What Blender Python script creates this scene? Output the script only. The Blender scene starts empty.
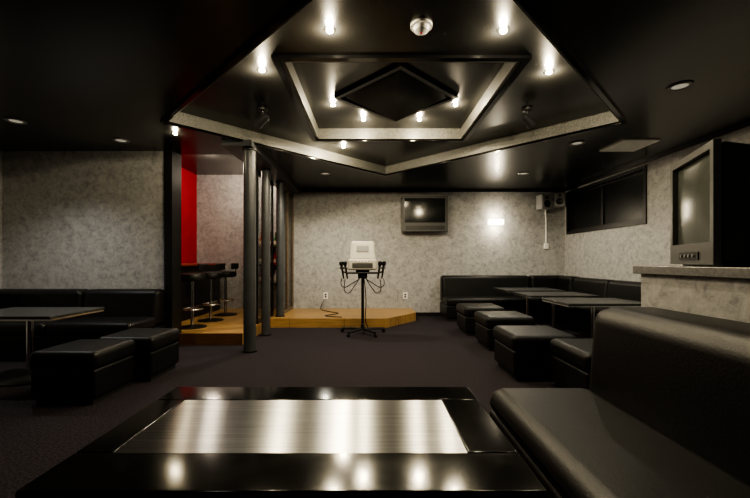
import bpy, bmesh, math, random
from mathutils import Vector, Matrix
from mathutils.geometry import tessellate_polygon
random.seed(4)
SC = bpy.context.scene
COL = SC.collection
MATS = {}
try:
    SC.view_settings.look = 'AgX - Medium High Contrast'
except Exception:
    pass

# ------------------------------------------------------------ materials
def mat(name, c1, c2=None, rough=0.5, metal=0.0, scale=20.0, stretch=(1,1,1), bump=0.0, bscale=None,
        emit=None, estr=0.0, coat=0.0, alpha=None, spec=0.5, trans=0.0, detail=3.0, lo=0.35, hi=0.65, c3=None):
    if name in MATS: return MATS[name]
    m = bpy.data.materials.new(name); m.use_nodes = True
    nt = m.node_tree; b = nt.nodes['Principled BSDF']
    b.inputs['Roughness'].default_value = rough
    b.inputs['Metallic'].default_value = metal
    b.inputs['Specular IOR Level'].default_value = spec
    b.inputs['Coat Weight'].default_value = coat
    b.inputs['Coat Roughness'].default_value = 0.08
    if trans: b.inputs['Transmission Weight'].default_value = trans
    tc = nt.nodes.new('ShaderNodeTexCoord'); mp = nt.nodes.new('ShaderNodeMapping')
    mp.inputs['Scale'].default_value = stretch
    nt.links.new(tc.outputs['Object'], mp.inputs['Vector'])
    n = nt.nodes.new('ShaderNodeTexNoise'); n.inputs['Scale'].default_value = scale
    n.inputs['Detail'].default_value = detail
    nt.links.new(mp.outputs[0], n.inputs['Vector'])
    r = nt.nodes.new('ShaderNodeValToRGB')
    r.color_ramp.elements[0].position = lo; r.color_ramp.elements[1].position = hi
    if c2 is None: c2 = tuple(v*1.12 for v in c1)
    r.color_ramp.elements[0].color = (*c1, 1); r.color_ramp.elements[1].color = (*c2, 1)
    nt.links.new(n.outputs['Fac'], r.inputs[0])
    nt.links.new(r.outputs[0], b.inputs['Base Color'])
    if bump:
        n2 = nt.nodes.new('ShaderNodeTexNoise'); n2.inputs['Scale'].default_value = bscale or scale
        n2.inputs['Detail'].default_value = 4
        nt.links.new(mp.outputs[0], n2.inputs['Vector'])
        bp = nt.nodes.new('ShaderNodeBump'); bp.inputs['Strength'].default_value = bump
        bp.inputs['Distance'].default_value = 0.01
        nt.links.new(n2.outputs['Fac'], bp.inputs['Height'])
        nt.links.new(bp.outputs[0], b.inputs['Normal'])
    if emit:
        b.inputs['Emission Color'].default_value = (*emit, 1)
        b.inputs['Emission Strength'].default_value = estr
    MATS[name] = m
    return m

def wallpaper():
    m = bpy.data.materials.new('wallpaper'); m.use_nodes = True
    nt = m.node_tree; b = nt.nodes['Principled BSDF']; b.inputs['Roughness'].default_value = 0.5
    tc = nt.nodes.new('ShaderNodeTexCoord')
    v = nt.nodes.new('ShaderNodeTexNoise'); v.inputs['Scale'].default_value = 13; v.inputs['Detail'].default_value = 8
    v.inputs['Roughness'].default_value = 0.78; v.inputs['Distortion'].default_value = 0.7
    nt.links.new(tc.outputs['Object'], v.inputs['Vector'])
    r = nt.nodes.new('ShaderNodeValToRGB')
    e = r.color_ramp.elements
    e[0].position = 0.36; e[0].color = (0.235, 0.235, 0.238, 1)
    e[1].position = 0.62; e[1].color = (0.48, 0.475, 0.46, 1)
    x = e.new(0.48); x.color = (0.365, 0.362, 0.358, 1)
    nt.links.new(v.outputs['Fac'], r.inputs[0])
    nt.links.new(r.outputs[0], b.inputs['Base Color'])
    bp = nt.nodes.new('ShaderNodeBump'); bp.inputs['Strength'].default_value = 0.15; bp.inputs['Distance'].default_value = 0.01
    nt.links.new(v.outputs['Fac'], bp.inputs['Height']); nt.links.new(bp.outputs[0], b.inputs['Normal'])
    return m
WALLP = wallpaper()

def wood(name, c1, c2, along='X', rough=0.35, plank=0.12):
    m = bpy.data.materials.new(name); m.use_nodes = True
    nt = m.node_tree; b = nt.nodes['Principled BSDF']; b.inputs['Roughness'].default_value = rough
    tc = nt.nodes.new('ShaderNodeTexCoord'); mp = nt.nodes.new('ShaderNodeMapping')
    mp.inputs['Scale'].default_value = (1.5, 22, 22) if along == 'X' else (22, 1.5, 22)
    nt.links.new(tc.outputs['Object'], mp.inputs[0])
    n = nt.nodes.new('ShaderNodeTexNoise'); n.inputs['Scale'].default_value = 2.0; n.inputs['Detail'].default_value = 5
    nt.links.new(mp.outputs[0], n.inputs['Vector'])
    r = nt.nodes.new('ShaderNodeValToRGB')
    r.color_ramp.elements[0].position = 0.3; r.color_ramp.elements[1].position = 0.7
    r.color_ramp.elements[0].color = (*c1, 1); r.color_ramp.elements[1].color = (*c2, 1)
    nt.links.new(n.outputs['Fac'], r.inputs[0])
    br = nt.nodes.new('ShaderNodeTexBrick'); br.inputs['Scale'].default_value = 1
    br.inputs['Brick Width'].default_value = 0.9; br.inputs['Row Height'].default_value = plank
    br.inputs['Mortar Size'].default_value = 0.003
    br.inputs['Color1'].default_value = (1, 1, 1, 1); br.inputs['Color2'].default_value = (.8, .8, .8, 1)
    br.inputs['Mortar'].default_value = (.25, .2, .15, 1)
    nt.links.new(tc.outputs['Object'], br.inputs['Vector'])
    mx = nt.nodes.new('ShaderNodeMixRGB'); mx.blend_type = 'MULTIPLY'; mx.inputs[0].default_value = 1
    nt.links.new(r.outputs[0], mx.inputs[1]); nt.links.new(br.outputs['Color'], mx.inputs[2])
    nt.links.new(mx.outputs[0], b.inputs['Base Color'])
    return m

CARPET = mat('carpet', (0.013, 0.0100, 0.0135), (0.042, 0.035, 0.042), rough=0.95, scale=70, bump=0.5, bscale=250, spec=0.15, detail=6)
CEIL = mat('ceiling_gloss_black', (0.005, 0.005, 0.005), (0.009, 0.0088, 0.0082), rough=0.25, scale=3, spec=0.42)
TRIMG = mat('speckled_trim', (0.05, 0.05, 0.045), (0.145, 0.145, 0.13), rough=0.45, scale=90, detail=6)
TRIM_DIMMED = mat('speckled_trim_dimmed', (0.03, 0.03, 0.027), (0.085, 0.085, 0.075), rough=0.45, scale=90, detail=6)  # copy of the speckled trim, colour darkened to offset strong lamp light
LEATHER = mat('black_leather', (0.004, 0.004, 0.0045), (0.0065, 0.0065, 0.007), rough=0.44, scale=6, bump=0.14, bscale=110, spec=0.32)
PLINTH = mat('dark_plinth', (0.01, 0.01, 0.01), rough=0.6)
BLACK = mat('black_paint', (0.010, 0.010, 0.011), rough=0.4, spec=0.35)
BLACKG = mat('black_lacquer', (0.003, 0.003, 0.0033), (0.005, 0.005, 0.005), rough=0.12, scale=4, spec=0.38)
TABLETOP = mat('dark_laminate', (0.03, 0.032, 0.034), (0.05, 0.052, 0.055), rough=0.25, scale=30, spec=.4)
CHROME = mat('chrome', (0.55, 0.55, 0.56), rough=0.18, metal=1)
GREYPOST = mat('grey_painted_steel', (0.045, 0.048, 0.052), (0.06, 0.064, 0.068), rough=0.35, scale=5, spec=.4)
RED = mat('red_paint', (0.38, 0.006, 0.02), (0.44, 0.010, 0.026), rough=0.6, scale=4, spec=.2)
WHITE = mat('white_plastic', (0.85, 0.84, 0.81), rough=0.4)
BEIGE = mat('beige_plastic', (0.50, 0.48, 0.42), (0.56, 0.54, 0.48), rough=0.45, scale=5)
GREYP = mat('grey_plastic', (0.20, 0.20, 0.20), rough=0.4)
SCREEN = mat('dark_glass_screen', (0.012, 0.014, 0.014), (0.016, 0.018, 0.018), rough=0.1, scale=2, spec=.3)
CRTS = mat('grey_green_tube_glass', (0.055, 0.06, 0.053), (0.065, 0.07, 0.062), rough=0.2, scale=2)
CRTB = mat('charcoal_tv_plastic', (0.014, 0.014, 0.014), (0.022, 0.021, 0.020), rough=0.4, scale=8)
BEZEL = mat('dark_grey_bezel', (0.06, 0.06, 0.058), rough=0.4)
WOODY = wood('ochre_wood_floor', (0.34, 0.19, 0.06), (0.52, 0.32, 0.12))
WOODF = wood('wood_frame', (0.10, 0.07, 0.045), (0.17, 0.12, 0.08))
WGLASS = mat('night_window_glass', (0.006, 0.007, 0.008), rough=0.3, spec=0.2)
CGLASS = mat('clear_panel_glass', (0.75, 0.78, 0.78), rough=0.02, trans=1.0)
BULB = mat('warm_bulb', (1, 0.9, 0.7), rough=0.5, emit=(1.0, 0.74, 0.32), estr=110)
GLOW = mat('sconce_glow', (1, 0.95, 0.85), rough=0.5, emit=(1.0, 0.90, 0.70), estr=9)
LENSW = mat('frosted_lens', (0.6, 0.6, 0.58), rough=0.3, emit=(1.0, 0.9, 0.7), estr=0.25)
COUNTERTOP = mat('grey_laminate_top', (0.16, 0.16, 0.16), (0.22, 0.22, 0.22), rough=0.25, scale=60)

def brushed():
    m = bpy.data.materials.new('brushed_steel'); m.use_nodes = True
    nt = m.node_tree; b = nt.nodes['Principled BSDF']
    b.inputs['Metallic'].default_value = 1
    b.inputs['Roughness'].default_value = 0.29
    b.inputs['Anisotropic'].default_value = 0.98
    tv = nt.nodes.new('ShaderNodeCombineXYZ'); tv.inputs[1].default_value = 1.0
    nt.links.new(tv.outputs[0], b.inputs['Tangent'])
    tc = nt.nodes.new('ShaderNodeTexCoord')
    n3 = nt.nodes.new('ShaderNodeTexNoise'); n3.inputs['Scale'].default_value = 4; n3.inputs['Detail'].default_value = 6
    mp3 = nt.nodes.new('ShaderNodeMapping'); mp3.inputs['Scale'].default_value = (1, 60, 1)
    nt.links.new(tc.outputs['Object'], mp3.inputs[0]); nt.links.new(mp3.outputs[0], n3.inputs['Vector'])
    r2 = nt.nodes.new('ShaderNodeValToRGB'); r2.color_ramp.elements[0].color = (.56,.565,.57,1); r2.color_ramp.elements[1].color = (.78,.785,.79,1)
    r2.color_ramp.elements[0].position = .35; r2.color_ramp.elements[1].position = .65
    nt.links.new(n3.outputs['Fac'], r2.inputs[0]); nt.links.new(r2.outputs[0], b.inputs['Base Color'])
    return m
STEEL = brushed()

# ------------------------------------------------------------ helpers
def finish(name, bm, m, parent=None, loc=(0,0,0), rot=(0,0,0), smooth=True, wn=False):
    bmesh.ops.recalc_face_normals(bm, faces=bm.faces)
    me = bpy.data.meshes.new(name); bm.to_mesh(me); bm.free()
    me.materials.append(m)
    if smooth:
        me.shade_smooth()
        if not wn: me.set_sharp_from_angle(angle=math.radians(35))
    o = bpy.data.objects.new(name, me); COL.objects.link(o)
    o.location = loc; o.rotation_euler = rot
    if parent: o.parent = parent
    if wn:
        w = o.modifiers.new('wn', 'WEIGHTED_NORMAL'); w.keep_sharp = False
    return o

def addbox(bm, x0, x1, y0, y1, z0, z1):
    v = [bm.verts.new(p) for p in [(x0,y0,z0),(x1,y0,z0),(x1,y1,z0),(x0,y1,z0),(x0,y0,z1),(x1,y0,z1),(x1,y1,z1),(x0,y1,z1)]]
    for f in [(0,3,2,1),(4,5,6,7),(0,1,5,4),(1,2,6,5),(2,3,7,6),(3,0,4,7)]:
        bm.faces.new([v[i] for i in f])
    return v

def box(name, b, m, parent=None, r=0.0, seg=3, loc=(0,0,0), rot=(0,0,0), deform=None):
    bm = bmesh.new(); addbox(bm, *b)
    if r:
        bmesh.ops.bevel(bm, geom=list(bm.edges), offset=r, segments=seg, profile=0.5, affect='EDGES')
    if deform:
        for v in bm.verts: v.co = Vector(deform(v.co))
    return finish(name, bm, m, parent, loc, rot, smooth=bool(r), wn=bool(r))

def boxes(name, bl, m, parent=None, loc=(0,0,0), rot=(0,0,0)):
    bm = bmesh.new()
    for b in bl: addbox(bm, *b)
    return finish(name, bm, m, parent, loc, rot, smooth=False)

def lathe(name, prof, m, parent=None, loc=(0,0,0), rot=(0,0,0), seg=32):
    bm = bmesh.new(); rings = []
    for (r, z) in prof:
        if r < 1e-6: rings.append([bm.verts.new((0,0,z))])
        else: rings.append([bm.verts.new((r*math.cos(2*math.pi*i/seg), r*math.sin(2*math.pi*i/seg), z)) for i in range(seg)])
    for a, b in zip(rings[:-1], rings[1:]):
        for i in range(seg):
            j = (i+1) % seg
            if len(a) == 1 and len(b) == 1: continue
            if len(a) == 1: bm.faces.new((a[0], b[i], b[j]))
            elif len(b) == 1: bm.faces.new((a[i], a[j], b[0]))
            else: bm.faces.new((a[i], a[j], b[j], b[i]))
    return finish(name, bm, m, parent, loc, rot)

def tube(name, pts, r, m, parent=None, seg=8, loc=(0,0,0), smoothpts=True):
    P = [Vector(p) for p in pts]
    if smoothpts and len(P) > 2:
        Q = []
        for i in range(len(P)-1):
            p0 = P[max(i-1,0)]; p1 = P[i]; p2 = P[i+1]; p3 = P[min(i+2,len(P)-1)]
            for k in range(6):
                t = k/6
                Q.append(0.5*((2*p1)+(-p0+p2)*t+(2*p0-5*p1+4*p2-p3)*t*t+(-p0+3*p1-3*p2+p3)*t**3))
        Q.append(P[-1]); P = Q
    bm = bmesh.new(); rings = []
    up = Vector((0,0,1)); t = (P[1]-P[0]).normalized()
    if abs(t.dot(up)) > 0.95: up = Vector((1,0,0))
    nrm = (up - t*up.dot(t)).normalized()
    for i, p in enumerate(P):
        t = (P[min(i+1,len(P)-1)]-P[max(i-1,0)]).normalized()
        nrm = (nrm - t*nrm.dot(t)).normalized(); bn = t.cross(nrm)
        rings.append([bm.verts.new(p + r*(math.cos(2*math.pi*k/seg)*nrm + math.sin(2*math.pi*k/seg)*bn)) for k in range(seg)])
    for a, b in zip(rings[:-1], rings[1:]):
        for i in range(seg):
            j = (i+1) % seg; bm.faces.new((a[i], a[j], b[j], b[i]))
    bm.faces.new(rings[0]); bm.faces.new(list(reversed(rings[-1])))
    return finish(name, bm, m, parent, loc)

def plate_into(bm, outer, holes, z0, z1):
    loops = [outer] + holes
    flat = [p for l in loops for p in l]
    tris = tessellate_polygon([[Vector((p[0], p[1], 0)) for p in l] for l in loops])
    lo = [bm.verts.new((p[0], p[1], z0)) for p in flat]; hi = [bm.verts.new((p[0], p[1], z1)) for p in flat]
    for t in tris:
        bm.faces.new([lo[i] for i in t]); bm.faces.new([hi[i] for i in reversed(t)])
    s = 0
    for l in loops:
        n = len(l)
        for i in range(n):
            a = s+i; b = s+(i+1) % n
            bm.faces.new((lo[a], lo[b], hi[b], hi[a]))
        s += n

def plate(name, outer, holes, z0, z1, m, parent=None, loc=(0,0,0)):
    bm = bmesh.new(); plate_into(bm, outer, holes, z0, z1)
    return finish(name, bm, m, parent, loc, smooth=False)

def thing(name, label, cat, loc=(0,0,0), rot=0.0, group=None):
    e = bpy.data.objects.new(name, None); e.empty_display_size = 0.1
    COL.objects.link(e); e.location = loc; e.rotation_euler = (0,0,rot)
    e['label'] = label; e['category'] = cat
    if group: e['group'] = group
    return e

def dup(root, loc, rot=None, label=None, scale=None):
    def rec(o, par):
        c = o.copy(); COL.objects.link(c)
        if par is not None:
            c.parent = par; c.matrix_parent_inverse = o.matrix_parent_inverse.copy()
        for ch in list(o.children): rec(ch, c)
        return c
    c = rec(root, None); c.location = loc
    if rot is not None: c.rotation_euler = (0,0,rot)
    if label: c['label'] = label
    if scale: c.scale = scale
    return c

def struct(o): o['kind'] = 'structure'; return o

# ------------------------------------------------------------ camera
CH = 1.09
cam = bpy.data.cameras.new('camera'); camo = bpy.data.objects.new('camera', cam); COL.objects.link(camo)
camo.location = (0, 0, CH); camo.rotation_euler = (math.radians(90), 0, 0)
cam.sensor_width = 36; cam.lens = 370/750*36
cam.shift_x = 3/750; cam.shift_y = 12/750; cam.clip_start = 0.05
SC.camera = camo

# ------------------------------------------------------------ room shell
XR, XL, YB, YF, H = 3.83, -4.75, 7.35, -1.6, 2.5
struct(boxes('floor', [(XL-.15, XR+.15, YF-.15, YB+.15, -.1, 0)], CARPET))
struct(boxes('wall_back', [(-3.6, XR+.15, YB, YB+.15, 0, 2.85)], WALLP))
WY0, WY1, WZ0, WZ1 = 5.2, 7.22, 1.66, 2.38
struct(boxes('wall_right', [(XR, XR+.15, YF, WY0, 0, 2.85), (XR, XR+.15, WY1, YB, 0, 2.85),
                            (XR, XR+.15, WY0, WY1, 0, WZ0), (XR, XR+.15, WY0, WY1, WZ1, 2.85)], WALLP))
struct(boxes('wall_left', [(XL-.15, XL, YF, 4.9, 0, 2.85)], WALLP))
struct(boxes('wall_front', [(XL-.15, XR+.15, YF-.15, YF, 0, 2.85)], BLACK))
struct(boxes('wall_partition', [(XL, -2.64, 4.75, 4.9, 0, 2.5)], WALLP))
struct(boxes('wall_bar', [(-3.6, -3.48, 4.9, YB, 0, 2.85)], RED))
struct(boxes('trim_1', [(-2.64, -2.54, 4.70, 4.93, 0, 2.5)], BLACK))
# window
wf = struct(boxes('window_1', [(XR+.03, XR+.08, WY0, WY1, WZ0, WZ0+.04), (XR+.03, XR+.08, WY0, WY1, WZ1-.04, WZ1),
                        (XR+.03, XR+.08, WY0, WY0+.05, WZ0+.04, WZ1-.04), (XR+.03, XR+.08, WY1-.05, WY1, WZ0+.04, WZ1-.04),
                        (XR+.03, XR+.08, 6.18, 6.24, WZ0+.04, WZ1-.04)], BLACK))
gl = boxes('glass_pane', [(XR+.05, XR+.06, WY0+.05, 6.18, WZ0+.04, WZ1-.04), (XR+.05, XR+.06, 6.24, WY1-.05, WZ0+.04, WZ1-.04)], WGLASS, wf)
struct(boxes('trim_2', [(XR-.02, XR+.03, WY0-.05, WY1+.04, WZ0-.05, WZ0), (XR-.02, XR+.03, WY0-.05, WY1+.04, WZ1, WZ1+.05),
                        (XR-.02, XR+.03, WY0-.05, WY0, WZ0, WZ1), (XR-.02, XR+.03, WY1, WY1+.04, WZ0, WZ1)], BLACK))
struct(boxes('baseboard_back', [(-1.6, XR, YB-.012, YB, 0.0, .07)], BLACK))
struct(boxes('baseboard_right', [(XR-.012, XR, YF, YB-.012, 0.0, .07)], BLACK))
struct(boxes('baseboard_partition', [(XL, -2.64, 4.738, 4.75, 0.0, .07)], BLACK))
struct(boxes('trim_3', [(-1.6, XR, YB-.03, YB, 2.46, 2.5)], BLACK))
struct(boxes('trim_4', [(XR-.03, XR, YF, YB-.03, 2.46, 2.5)], BLACK))

# ceiling
CX, CY, HD, HS = .22, 3.72, 2.3, .92
Z1, Z2 = 2.62, 2.74
def dia(h): return [(CX-h, CY), (CX, CY-h), (CX+h, CY), (CX, CY+h)]
def sq(h): return [(CX-h, CY-h), (CX+h, CY-h), (CX+h, CY+h), (CX-h, CY+h)]
bm = bmesh.new()
plate_into(bm, [(XL, YF), (XR, YF), (XR, YB), (-1.75, YB), (-1.75, 4.9), (-2.6, 4.9), (-2.6, 4.75), (XL, 4.75)], [dia(HD)], 2.5, 2.85)
plate_into(bm, dia(HD), [sq(HS)], Z1, 2.85)
plate_into(bm, sq(HS), [], Z2, 2.85)
addbox(bm, -3.48, -1.75, 4.9, YB, 2.80, 2.86)
struct(finish('ceiling', bm, CEIL, smooth=False))
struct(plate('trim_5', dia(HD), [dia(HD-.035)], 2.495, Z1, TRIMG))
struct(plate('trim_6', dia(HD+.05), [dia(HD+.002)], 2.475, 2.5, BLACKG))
struct(plate('trim_7', sq(HS), [sq(HS-.035)], Z1-.008, Z2, TRIM_DIMMED))
struct(plate('trim_8', sq(HS+.05), [sq(HS+.002)], Z1-.022, Z1, BLACKG))
struct(boxes('trim_9', [(-1.75, -1.40, 4.3, YB-.03, 2.43, 2.5)], GREYPOST))
# inverted pyramid
def pyr():
    t = thing('ceiling_pyramid', 'glossy black inverted pyramid ornament hung in the ceiling recess', 'ceiling ornament', (CX+.02, CY-.03, Z2))
    bm = bmesh.new(); r = .55
    c = [bm.verts.new(p) for p in [(-r,0,0), (0,-r,0), (r,0,0), (0,r,0)]]; a = bm.verts.new((0,0,-.26))
    for i in range(4): bm.faces.new((c[i], c[(i+1)%4], a))
    bm.faces.new(list(reversed(c)))
    finish('pyramid', bm, mat('satin_black_panel', (.012,.012,.012), (.018,.018,.017), rough=.38, scale=5, spec=.6), t, smooth=False)
    def d(h): return [(-h,0),(0,-h),(h,0),(0,h)]
    plate('frame', d(.62), [d(.56)], -.03, 0, BLACKG, t)
pyr()

# ------------------------------------------------------------ platforms
s = plate('stage', [(-1.66, 6.05), (.25, 6.05), (.80, 6.75), (.80, YB), (-1.66, YB)], [], 0, .15, WOODY)
s['label'] = 'low ochre wooden stage with a cut corner against the papered wall'; s['category'] = 'stage'
struct(plate('floor_bar', [(-3.48, 4.93), (-2.5, 4.93), (-2.5, 4.8), (-1.68, 4.8), (-1.68, YB), (-3.48, YB)], [], 0, .15, WOODY))

# ------------------------------------------------------------ columns
def column(x, y, z0, d, lab):
    c = thing('steel_column', lab, 'column', (x, y, z0), group='grey steel columns by the bar')
    top = 2.43 - z0
    lathe('column_shaft', [(0,0.02),(d/2,0.02),(d/2,top-.02),(0,top-.02)], GREYPOST, c)
    lathe('base_collar', [(0,0),(d/2+.015,0),(d/2+.015,.02),(0,.02)], BLACK, c)
    lathe('top_collar', [(0,top-.02),(d/2+.015,top-.02),(d/2+.015,top),(0,top)], BLACK, c)
column(-1.47, 4.45, 0, .145, 'round grey steel column rising from the carpet before the bar')
column(-1.56, 5.43, 0, .125, 'round grey steel column beside the wooden bar platform')
column(-1.56, 6.28, .15, .13, 'round grey steel column standing on the wooden stage edge')

g = thing('glass_screen', 'wood-framed dark glass screen between stage and bar', 'partition screen', (-1.58, 6.42, .15), group='glass screens between stage and bar')
boxes('frame', [(-.03,.03,0,.05,0,2.28), (-.03,.03,.42,.47,0,2.28), (-.03,.03,.85,.90,0,2.28),
                (-.03,.03,.05,.42,0,.06), (-.03,.03,.47,.85,0,.06), (-.03,.03,.05,.42,2.22,2.28), (-.03,.03,.47,.85,2.22,2.28)], WOODF, g)
boxes('glass_pane', [(-.005,.005,.05,.42,.06,2.22)], SCREEN, g)
boxes('glass_pane', [(-.005,.005,.47,.85,.06,2.22)], SCREEN, g)
g2 = thing('glass_screen', 'black-framed clear glass screen beside the grey columns', 'partition screen', (-1.715, 5.50, .15), group='glass screens between stage and bar')
boxes('frame', [(-.02,.02,0,.035,0,2.28), (-.02,.02,.42,.45,0,2.28), (-.02,.02,.835,.87,0,2.28),
                (-.02,.02,.035,.42,0,.06), (-.02,.02,.45,.835,0,.06), (-.02,.02,.035,.42,2.23,2.28), (-.02,.02,.45,.835,2.23,2.28),
                (-.02,.02,.035,.42,.9,.93), (-.02,.02,.45,.835,.9,.93)], BLACK, g2)
boxes('glass_pane', [(-.004,.004,.035,.42,.06,.9), (-.004,.004,.035,.42,.93,2.23)], CGLASS, g2)
boxes('glass_pane', [(-.004,.004,.45,.835,.06,.9), (-.004,.004,.45,.835,.93,2.23)], CGLASS, g2)

# ------------------------------------------------------------ sofas
def sofa(label, L, loc, rot, D=.72, SH=.42, BH=.80, bd=.24, group=None, r=.05, lean=.06):
    t = thing('sofa', label, 'sofa', loc, rot, group)
    box('plinth', (.02, L-.02, .05, D-.02, 0, .06), PLINTH, t)
    box('base', (0, L, .015, D, .06, SH-.13), LEATHER, t, r=.025)
    box('seat', (0.003, L-.003, 0, D-bd+.02, SH-.15, SH), LEATHER, t, r=r, seg=5,
        deform=lambda c: (c.x, c.y, c.z + (0.012*math.sin(math.pi*min(max(c.x/L,0),1)) if c.z > SH-.03 else 0)))
    def df(c):
        f = (c.z-SH+.1)/(BH-SH+.1)
        return (c.x, c.y + (lean*f if c.y < D-bd*.5 else 0) - (.0), c.z)
    box('backrest', (0, L, D-bd-.03, D, SH-.13, BH), LEATHER, t, r=r+.01, seg=5, deform=df)
    return t

def corner_sofa(label, W, D, loc, side, SH=.42, BH=.80, bd=.24):
    t = thing('corner_sofa', label, 'sofa', loc)
    box('plinth', (.02, W-.02, .05, D-.02, 0, .06), PLINTH, t)
    box('base', (0, W, .015, D, .06, SH-.13), LEATHER, t, r=.025)
    if side == 'R':
        box('seat', (0.003, W-bd, 0, D-bd, SH-.15, SH), LEATHER, t, r=.05, seg=5)
        box('backrest', (0, W, D-bd, D, SH-.13, BH), LEATHER, t, r=.06, seg=5)
        box('backrest', (W-bd, W, 0, D-bd-.005, SH-.13, BH), LEATHER, t, r=.06, seg=5)
    else:
        box('seat', (bd, W-.003, 0, D-bd, SH-.15, SH), LEATHER, t, r=.05, seg=5)
        box('backrest', (0, W, D-bd, D, SH-.13, BH), LEATHER, t, r=.06, seg=5)
        box('backrest', (0, bd, 0, D-bd-.005, SH-.13, BH), LEATHER, t, r=.06, seg=5)
    return t

R90 = math.radians(-90)
sofa('large black leather bench sofa close to the lacquered table', 2.65, (.62, 2.02, 0), R90, D=.93, SH=.42, BH=.85, bd=.38, r=.08, lean=.04)
sofa('black leather bench sofa against the papered wall', 1.70, (1.34, 6.62, 0), 0, D=.70, BH=.81)
corner_sofa('black leather corner sofa unit under the wall speakers', .73, .70, (3.05, 6.62, 0), 'R', BH=.81)
for i, (yf) in enumerate((6.61, 5.64, 4.67)):
    sofa('black leather bench sofa unit below the dark window', .96, (3.08, yf, 0), R90, D=.71, BH=.80, group='black sofa units below the window')
# left
sofa('black leather bench sofa along the papered partition', .92, (-3.53, 3.98, 0), 0, D=.74, SH=.42, BH=.74, group=None)
corner_sofa('black leather corner sofa unit in the partition corner', 1.19, .74, (-4.73, 3.98, 0), 'L', BH=.74)

# ------------------------------------------------------------ ottomans
OG = 'black leather ottomans'
o0 = thing('ottoman', 'square black leather ottoman by the sofa against papered wall', 'ottoman', (1.64, 5.65, 0), group=OG)
box('base', (-.25,.25,-.25,.25,0,.05), PLINTH, o0)
box('body', (-.285,.285,-.28,.28,.05,.28), LEATHER, o0, r=.025)
box('seat', (-.30,.30,-.295,.295,.27,.42), LEATHER, o0, r=.05, seg=5)
dup(o0, (1.67, 4.72, 0), label='square black leather ottoman beside a pedestal table')
dup(o0, (1.56, 3.60, 0), label='square black leather ottoman between pedestal table and sofa')
dup(o0, (1.84, 2.95, 0), label='square black leather ottoman behind the large bench sofa')
dup(o0, (-2.33, 3.02, 0), label='square black leather ottoman beside the pedestal table base', scale=(.86,.86,.97))
dup(o0, (-2.22, 3.56, 0), label='square black leather ottoman against the partition sofa front', scale=(.86,.86,.97))

# ------------------------------------------------------------ pedestal tables
TG = 'dark pedestal tables'
t0 = thing('pedestal_table', 'dark laminate table on chrome pedestal before the window sofas', 'table', (2.6, 4.35, 0), group=TG)
box('tabletop', (-.46,.46,-.32,.32,.60,.625), TABLETOP, t0, r=.006, seg=2)
box('edge_band', (-.455,.455,-.315,.315,.585,.60), CHROME, t0)
lathe('pedestal', [(0,.03),(.03,.03),(.028,.06),(.028,.56),(.09,.575),(.09,.585),(0,.585)], CHROME, t0)
lathe('base', [(0,0),(.21,0),(.215,.01),(.20,.02),(.05,.035),(0,.035)], BLACK, t0)
dup(t0, (2.60, 5.30, 0)); dup(t0, (2.60, 6.18, 0))
dup(t0, (-3.16, 3.42, 0), label='dark laminate table on chrome pedestal beside the partition sofa')

# ------------------------------------------------------------ foreground table
ft = thing('lacquered_table', 'low black lacquered table with brushed steel inlay', 'table', (-.185, 1.07, 0))
W, D, T = .545, .315, .62
px0, px1, py0, py1 = -.45, .42, -.16, .185
g_ = .0012
for nm, b in (('frame_board', (-W, W, -D, py0-g_, T-.045, T)), ('frame_board', (-W, W, py1+g_, D, T-.045, T)),
              ('frame_board', (-W, px0-g_, py0, py1, T-.045, T)), ('frame_board', (px1+g_, W, py0, py1, T-.045, T))):
    box(nm, b, BLACKG, ft, r=.004, seg=2)
box('steel_inlay', (px0, px1, py0, py1, T-.02, T-.002), STEEL, ft)
boxes('apron', [(-W+.04, W-.04, -D+.04, D-.04, T-.12, T-.045)], BLACK, ft)
for sx in (-1, 1):
    for sy in (-1, 1):
        cx, cy = sx*(W-.08), sy*(D-.08)
        box('leg', (cx-.03, cx+.03, cy-.03, cy+.03, 0, T-.12), BLACKG, ft, r=.004, seg=2)

# ------------------------------------------------------------ counter + CRT
hc = thing('ledge_counter', 'papered low dividing wall with grey laminate ledge', 'counter', (1.6, .3, 0))
box('base', (0, .92, 0, 1.9, 0, 1.015), WALLP, hc)
box('countertop', (-.03, .95, -.03, 1.93, 1.015, 1.062), COUNTERTOP, hc, r=.004, seg=2)

tv = thing('tube_television', 'bulky charcoal tube television sitting on the grey ledge', 'television', (1.73, 1.975, 1.062), math.radians(-112))
w, h = .27, .60
box('body', (-w, w, .0, .46, .02, h-.01), CRTB, tv, r=.02, seg=3,
    deform=lambda c: (c.x*(1-.30*max(0, c.y-.15)/.31), c.y, (c.z if c.z < .1 else c.z-.10*max(0, c.y-.15)/.31)))
boxes('bezel', [(-w, -w+.035, -.03, 0, .01, h), (w-.035, w, -.03, 0, .01, h), (-w+.035, w-.035, -.03, 0, h-.035, h),
                (-w+.035, w-.035, -.03, 0, .01, .12)], BEZEL, tv)
bm = bmesh.new(); N = 10; gv = []
for i in range(N+1):
    row = []
    for j in range(N+1):
        u, v = i/N*2-1, j/N*2-1
        row.append(bm.verts.new((u*(w-.035), -.004-.018*(1-u*u)*(1-v*v)-.0, .12+(v+1)/2*(h-.155))))
    gv.append(row)
for i in range(N):
    for j in range(N): bm.faces.new((gv[i][j], gv[i+1][j], gv[i+1][j+1], gv[i][j+1]))
finish('screen', bm, CRTS, tv)
boxes('control_panel', [(-.12, .12, -.036, -.03, .035, .075)], BLACK, tv)
for k in range(4):
    lathe('button', [(0,0),(.008,0),(.008,.006),(0,.006)], GREYP, tv, loc=(-.08+.05*k, -.036, .055), rot=(math.radians(90),0,0), seg=12)
boxes('foot', [(-w+.03, w-.03, .02, .36, 0, .02)], BLACK, tv)

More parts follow.
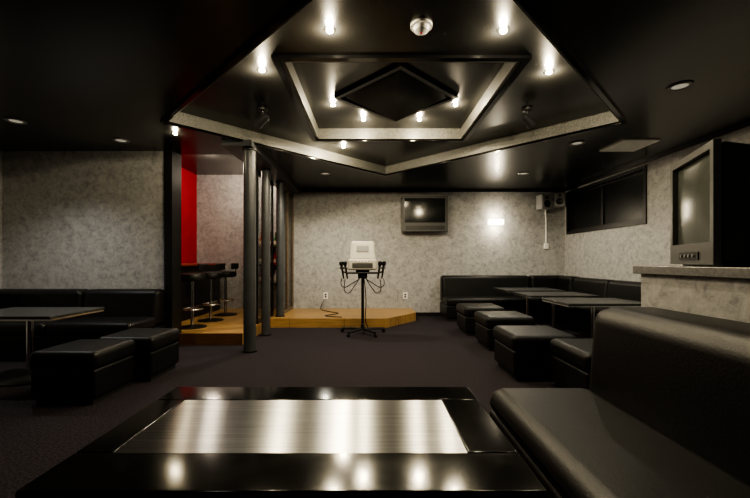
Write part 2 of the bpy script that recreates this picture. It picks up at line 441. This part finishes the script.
# ------------------------------------------------------------ wall TV
wt = thing('wall_television', 'black flat television with dark grey frame mounted on papered wall', 'television', (1.02, 7.35, 2.0))
box('casing', (-.44, .44, -.22, -.07, -.35, .35), BLACK, wt, r=.012)
boxes('bezel', [(-.44,.44,-.235,-.22,.30,.345), (-.44,.44,-.235,-.22,-.34,-.17), (-.44,-.39,-.235,-.22,-.17,.30), (.39,.44,-.235,-.22,-.17,.30)], BEZEL, wt)
boxes('screen', [(-.39,.39,-.224,-.221,-.17,.30)], SCREEN, wt)
boxes('speaker_strip', [(-.38,.38,-.24,-.235,-.31,-.23)], CRTB, wt)
boxes('wall_bracket', [(-.12,.12,-.07,0,-.15,.15)], GREYP, wt)

# ------------------------------------------------------------ sconce
sc = thing('wall_sconce', 'lit white box sconce on papered wall', 'wall lamp', (2.44, 7.35, 1.86))
boxes('back_plate', [(-.05,.05,-.02,0,-.04,.04)], WHITE, sc)
box('lamp_shade', (-.15,.15,-.11,-.02,-.05,.05), GLOW, sc, r=.02)

# ------------------------------------------------------------ speakers
sp = thing('wall_speaker', 'small grey and black speaker on a bracket in the wall corner', 'speaker', (3.30, 7.12, 2.22), math.radians(12), group='corner speakers')
box('cabinet', (-.10,.10,-.09,.09,-.14,.14), GREYP, sp, r=.015)
box('front_panel', (-.085,.085,-.10,-.09,-.125,.125), GREYP, sp, r=.004, seg=1)
lathe('woofer', [(0,.004),(.03,.004),(.06,.016),(.065,.016),(.065,0),(0,0)], BLACK, sp, loc=(0,-.10,-.04), rot=(math.radians(90),0,0))
lathe('tweeter', [(0,.006),(.025,.01),(.03,0),(0,0)], BLACK, sp, loc=(0,-.10,.075), rot=(math.radians(90),0,0))
boxes('bracket', [(-.02,.02,.09,.20,-.02,.02)], BLACK, sp)
dup(sp, (3.60, 7.08, 2.26), math.radians(-30))
cd = thing('wall_conduit', 'pale conduit with junction box running down the papered wall', 'conduit', (3.45, 7.35, 1.33))
tube('conduit_pipe', [(-.01,-.015,.82),(0,-.015,.5),(0,-.015,.11)], .012, WHITE, cd)
box('junction_box', (-.04,.04,-.04,0,0,.11), WHITE, cd, r=.005, seg=1)

ol = thing('wall_outlet', 'white wall outlet plate above the wooden stage', 'outlet', (-.92, 7.35, .40), group='wall outlets')
box('cover_plate', (-.045,.045,-.01,0,-.065,.065), WHITE, ol, r=.003, seg=1)
boxes('socket', [(-.018,.018,-.013,-.01,-.035,-.005), (-.018,.018,-.013,-.01,.008,.038)], BLACK, ol)
dup(ol, (.66, 7.35, .40), label='white wall outlet plate beside the stage corner')

# ------------------------------------------------------------ karaoke stand
k = thing('karaoke_stand', 'beige karaoke unit with microphones on a black wheeled pole stand', 'karaoke machine', (-.14, 5.55, 0))
lathe('pole', [(0,.07),(.03,.07),(.03,.14),(.022,.15),(.022,.90),(0,.90)], BLACK, k, seg=16)
for i in range(5):
    a = 2*math.pi*i/5 + .3
    ca, sa = math.cos(a), math.sin(a)
    tube('base_leg', [(0,0,.075),(.17*ca,.17*sa,.07),(.33*ca,.33*sa,.062)], .018, BLACK, k)
    lathe('caster', [(0,-.012),(.026,-.012),(.028,0),(.026,.012),(0,.012)], BLACK, k, loc=(.33*ca,.33*sa,.028), rot=(math.radians(90),0,a), seg=16)
box('tray', (-.25,.25,-.13,.13,.90,.925), BLACK, k, r=.006, seg=2)
box('lower_bracket', (-.07,.07,-.08,.08,.83,.90), BLACK, k, r=.01)
box('machine_body', (-.215,.215,-.14,.14,.955,1.12), BEIGE, k, r=.03, seg=4)
box('machine_hood', (-.20,.20,-.10,.13,1.10,1.39), BEIGE, k, r=.04, seg=4,
    deform=lambda c: (c.x*(1-.14*max(0,(c.z-1.12))/.28), c.y+(.10*max(0,c.z-1.12)/.28 if c.y < 0 else 0), c.z))
box('neck', (-.10,.10,-.07,.07,.925,.96), BLACK, k)
box('display_panel', (-.15,.15,-.148,-.14,.99,1.06), BEZEL, k, r=.003, seg=1)
box('keypad', (-.09,.09,-.006,.006,-.05,.05), GREYP, k, r=.004, seg=1, loc=(0,-.052,1.27), rot=(math.radians(-20),0,0))
for i in range(4):
    box('button', (-.014,.014,-.012,0,-.010,.010), WHITE, k, loc=(-.07+.047*i,-.138,1.085))
for sx in (-1, 1):
    tube('holder_arm', [(sx*.20,0,.91),(sx*.29,-.02,.93),(sx*.30,-.02,.98)], .012, BLACK, k)
    for j, dx in enumerate((.255, .315)):
        lathe('microphone', [(0,-.20),(.012,-.20),(.017,-.02),(.02,0),(.029,.015),(.032,.04),(.026,.062),(0,.072)], BLACK, k,
              loc=(sx*dx, -.05+.04*j, 1.02), rot=(math.radians(12), math.radians(sx*8), 0), seg=16)
        lathe('holder_ring', [(.021,-.03),(.03,-.03),(.03,0),(.021,0),(.021,-.03)], CHROME, k, loc=(sx*dx, -.05+.04*j, 1.0), seg=16)
    tube('cord', [(sx*.26,-.03,.82),(sx*.27,-.08,.66),(sx*.20,-.10,.62),(sx*.12,-.06,.72),(sx*.04,-.03,.84)], .007, BLACK, k)
    tube('cord', [(sx*.315,-.01,.83),(sx*.32,-.04,.74),(sx*.26,-.06,.70),(sx*.15,-.05,.76),(sx*.05,-.03,.82)], .007, BLACK, k)
tube('cord', [(0.02,.02,.85),(.05,.06,.5),(.04,.05,.2),(.10,.2,.02)], .007, BLACK, k)
cab = tube('floor_cable', [(-.95,7.28,.32),(-1.0,7.2,.17),(-.85,6.9,.158),(-.6,6.6,.158),(-.8,6.3,.158),(-.5,6.15,.158)], .007, BLACK)
cab['label'] = 'thin black power cable lying across the wooden stage'; cab['category'] = 'cable'

# ------------------------------------------------------------ bar
bc = thing('bar_counter', 'dark bar counter with a red-brown top on wooden platform', 'bar counter', (-3.46, 5.0, .15))
box('body', (0, .50, 0, 2.2, 0, .86), BLACK, bc)
box('countertop', (0, .60, -.03, 2.25, .86, .90), mat('red_brown_top', (.20,.03,.02), (.28,.05,.03), rough=.2), bc, r=.008, seg=2)
boxes('foot_rail', [(.53, .56, 0, 2.2, .18, .21), (.50,.53,.1,.13,.18,.21), (.50,.53,2.05,2.08,.18,.21)], CHROME, bc)
st = thing('bar_stool', 'tall bar stool with black round seat and chrome pedestal', 'stool', (-2.55, 5.25, .15), math.radians(90), group='bar stools')
lathe('seat', [(0,.66),(.15,.66),(.175,.68),(.18,.72),(.165,.755),(.10,.77),(0,.77)], LEATHER, st)
lathe('pedestal', [(0,.03),(.025,.03),(.022,.66),(0,.66)], CHROME, st, seg=16)
lathe('base', [(0,0),(.19,0),(.19,.01),(.05,.035),(0,.035)], BLACK, st)
tube('footrest', [(.14*math.cos(a*math.pi/6), .14*math.sin(a*math.pi/6), .26) for a in range(13)], .009, CHROME, st)
tube('footrest_bar', [(-.14,0,.26),(.14,0,.26)], .008, CHROME, st)
box('stool_back', (-.15,.15,-.015,.015,.80,.90), LEATHER, st, r=.012, loc=(0,-.16,0))
tube('back_support', [(0,-.12,.70),(0,-.17,.74),(0,-.165,.82)], .01, CHROME, st)
dup(st, (-2.55, 5.85, .15)); dup(st, (-2.55, 6.45, .15))

bcols = [mat('amber_glass',(.35,.10,.02),rough=.1), mat('green_glass',(.02,.10,.03),rough=.1), mat('red_glass',(.35,.02,.02),rough=.1), mat('clear_glass',(.4,.42,.42),rough=.08)]
labm = mat('paper_label',(.6,.55,.42),rough=.6)
names = ['amber','green','red','clear']
for zi, z in enumerate((.65,1.0,1.35)):
    bs = thing('wall_shelf', 'dark wooden wall shelf holding liquor bottles', 'shelf', (-2.42, 7.07, z), group='bottle shelves behind the bar')
    box('shelf_board', (0,.62,0,.28,0,.02), WOODF, bs, r=.003, seg=1)
    for bx in (.06, .54):
        boxes('shelf_bracket', [(bx,bx+.02,.26,.28,-.12,0),(bx,bx+.02,.08,.26,-.02,0)], BLACK, bs)
    for i in range(6):
        c = (i*7+zi*3) % 4
        b = thing('bottle', names[c]+' glass liquor bottle standing on the dark shelf', 'bottle', (-2.42+.06+.097*i, 7.2, z+.02), group='bottles on the bar shelf')
        lathe('bottle_body', [(0,0),(.034,0),(.036,.01),(.036,.15),(.014,.19),(.012,.25),(0,.25)], bcols[c], b, seg=16)
        lathe('bottle_cap', [(0,.25),(.014,.25),(.014,.275),(0,.275)], BLACK, b, seg=12)
        lathe('paper_label', [(.0365,.04),(.0368,.04),(.0368,.11),(.0365,.11)], labm, b, seg=16)

# ------------------------------------------------------------ ceiling fittings
def light(name, loc, e, col=(1,.85,.58), r=.02, kind='POINT', **kw):
    l = bpy.data.lights.new(name, kind); l.energy = e; l.color = col; l.shadow_soft_size = r
    for a, v in kw.items(): setattr(l, a, v)
    o = bpy.data.objects.new(name, l); COL.objects.link(o); o.location = loc
    return o
def lamp(x, y, z, e, lab='small lit ceiling bulb in a brass-rimmed socket'):
    t = thing('ceiling_lamp', lab, 'ceiling lamp', (x, y, z), group='lit ceiling bulbs')
    lathe('socket', [(0,0),(.04,0),(.04,-.004),(.025,-.005),(0,-.005)], CHROME, t, seg=20)
    lathe('bulb', [(0,-.005),(.022,-.006),(.022,-.010),(.014,-.016),(0,-.018)], BULB, t, seg=16)
    light('lamp_light', (x, y, z-.045), e)
for x, y, e in ((-.88,2.96,42),(1.43,2.99,42),(-.28,2.45,36),(.87,2.45,36),(-.38,4.93,58)):
    lamp(x, y, Z1, e)
for x, y in ((-.41,3.90),(-.10,4.30),(.55,4.30),(.88,3.90)):
    lamp(x, y, Z2, 36)
lamp(-2.17, 4.08, 2.5, 6)

def downlight(x, y, z=2.5, e=0, lensm=LENSW, col=(1,.92,.75), ang=150, blend=.8):
    t = thing('recessed_downlight', 'round grey-rimmed recessed downlight in black ceiling', 'downlight', (x, y, z), group='recessed downlights')
    lathe('rim', [(.055,0),(.085,0),(.088,-.006),(.075,-.012),(.058,-.008),(.055,0)], GREYP, t)
    lathe('lens', [(0,-.003),(.056,-.003),(.056,0),(0,0)], lensm, t)
    if e:
        o = light('downlight_light', (x, y, z-.03), e, col=col, r=.035, kind='SPOT', spot_size=math.radians(ang), spot_blend=blend)
for x, y, e in ((2.48,2.98,14),(2.45,4.42,28),(2.44,5.95,85),(-3.58,3.72,78),(-2.93,4.32,0),(-.75,5.95,115),(-1.0,.3,10),(1.3,.3,10),(-3.4,1.2,5),(3.0,.5,10)):  # last four are unseen downlights, added as fill light
    downlight(x, y, e=e, col=(1,.97,.92) if x < -2 else (1,.92,.75), ang=125 if x < -3.5 else 150, blend=1.0 if x < -3.5 else .8)
sd = thing('smoke_detector', 'round white smoke detector on black ceiling', 'smoke detector', (.32, 2.40, Z1))
lathe('base', [(0,0),(.07,0),(.07,-.015),(0,-.015)], WHITE, sd)
lathe('sensor', [(0,-.015),(.052,-.015),(.045,-.04),(.02,-.05),(0,-.05)], WHITE, sd)
lathe('indicator', [(0,-.05),(.008,-.05),(.006,-.055),(0,-.055)], RED, sd, seg=12)
vt = thing('air_vent', 'square white slatted air vent in black ceiling', 'air vent', (3.12, 4.50, 2.5))
boxes('frame', [(-.22,.22,-.22,-.18,-.015,0),(-.22,.22,.18,.22,-.015,0),(-.22,-.18,-.18,.18,-.015,0),(.18,.22,-.18,.18,-.015,0)], WHITE, vt)
boxes('back_plate', [(-.18,.18,-.18,.18,-.003,0)], WHITE, vt)
boxes('grille', [(-.18,.18,-.18+.04*i,-.148+.04*i,-.012,-.003) for i in range(9)], WHITE, vt)
def spot(x, y, lab, a):
    t = thing('spotlight', lab, 'spotlight', (x, y, Z1), a, group='black adjustable spotlights')
    lathe('mount', [(0,0),(.05,0),(.05,-.02),(.012,-.025),(.012,-.07),(0,-.07)], BLACK, t, seg=20)
    lathe('lamp_head', [(0,.07),(.03,.065),(.038,.04),(.042,-.05),(.05,-.08),(.046,-.08),(.036,-.05),(0,-.04)], BLACK, t, loc=(0,0,-.11), rot=(math.radians(65),0,0), seg=24)
spot(-1.10, 3.72, 'black adjustable spotlight under the lit ceiling recess', math.radians(60))
spot(1.56, 3.72, 'black adjustable spotlight near the recess corner', math.radians(-60))

light('sconce_light', (2.44, 7.20, 1.99), 9, (1,.86,.62), .03)
light('sconce_light', (2.44, 7.20, 1.73), 9, (1,.86,.62), .03)
light('bar_light', (-2.6, 6.0, 2.65), 36, (1,.84,.64), .08)
light('bar_light', (-2.2, 6.8, 2.65), 22, (1,.84,.64), .05)

w = bpy.data.worlds.new('world'); SC.world = w; w.use_nodes = True
w.node_tree.nodes['Background'].inputs[0].default_value = (.02,.02,.02,1)
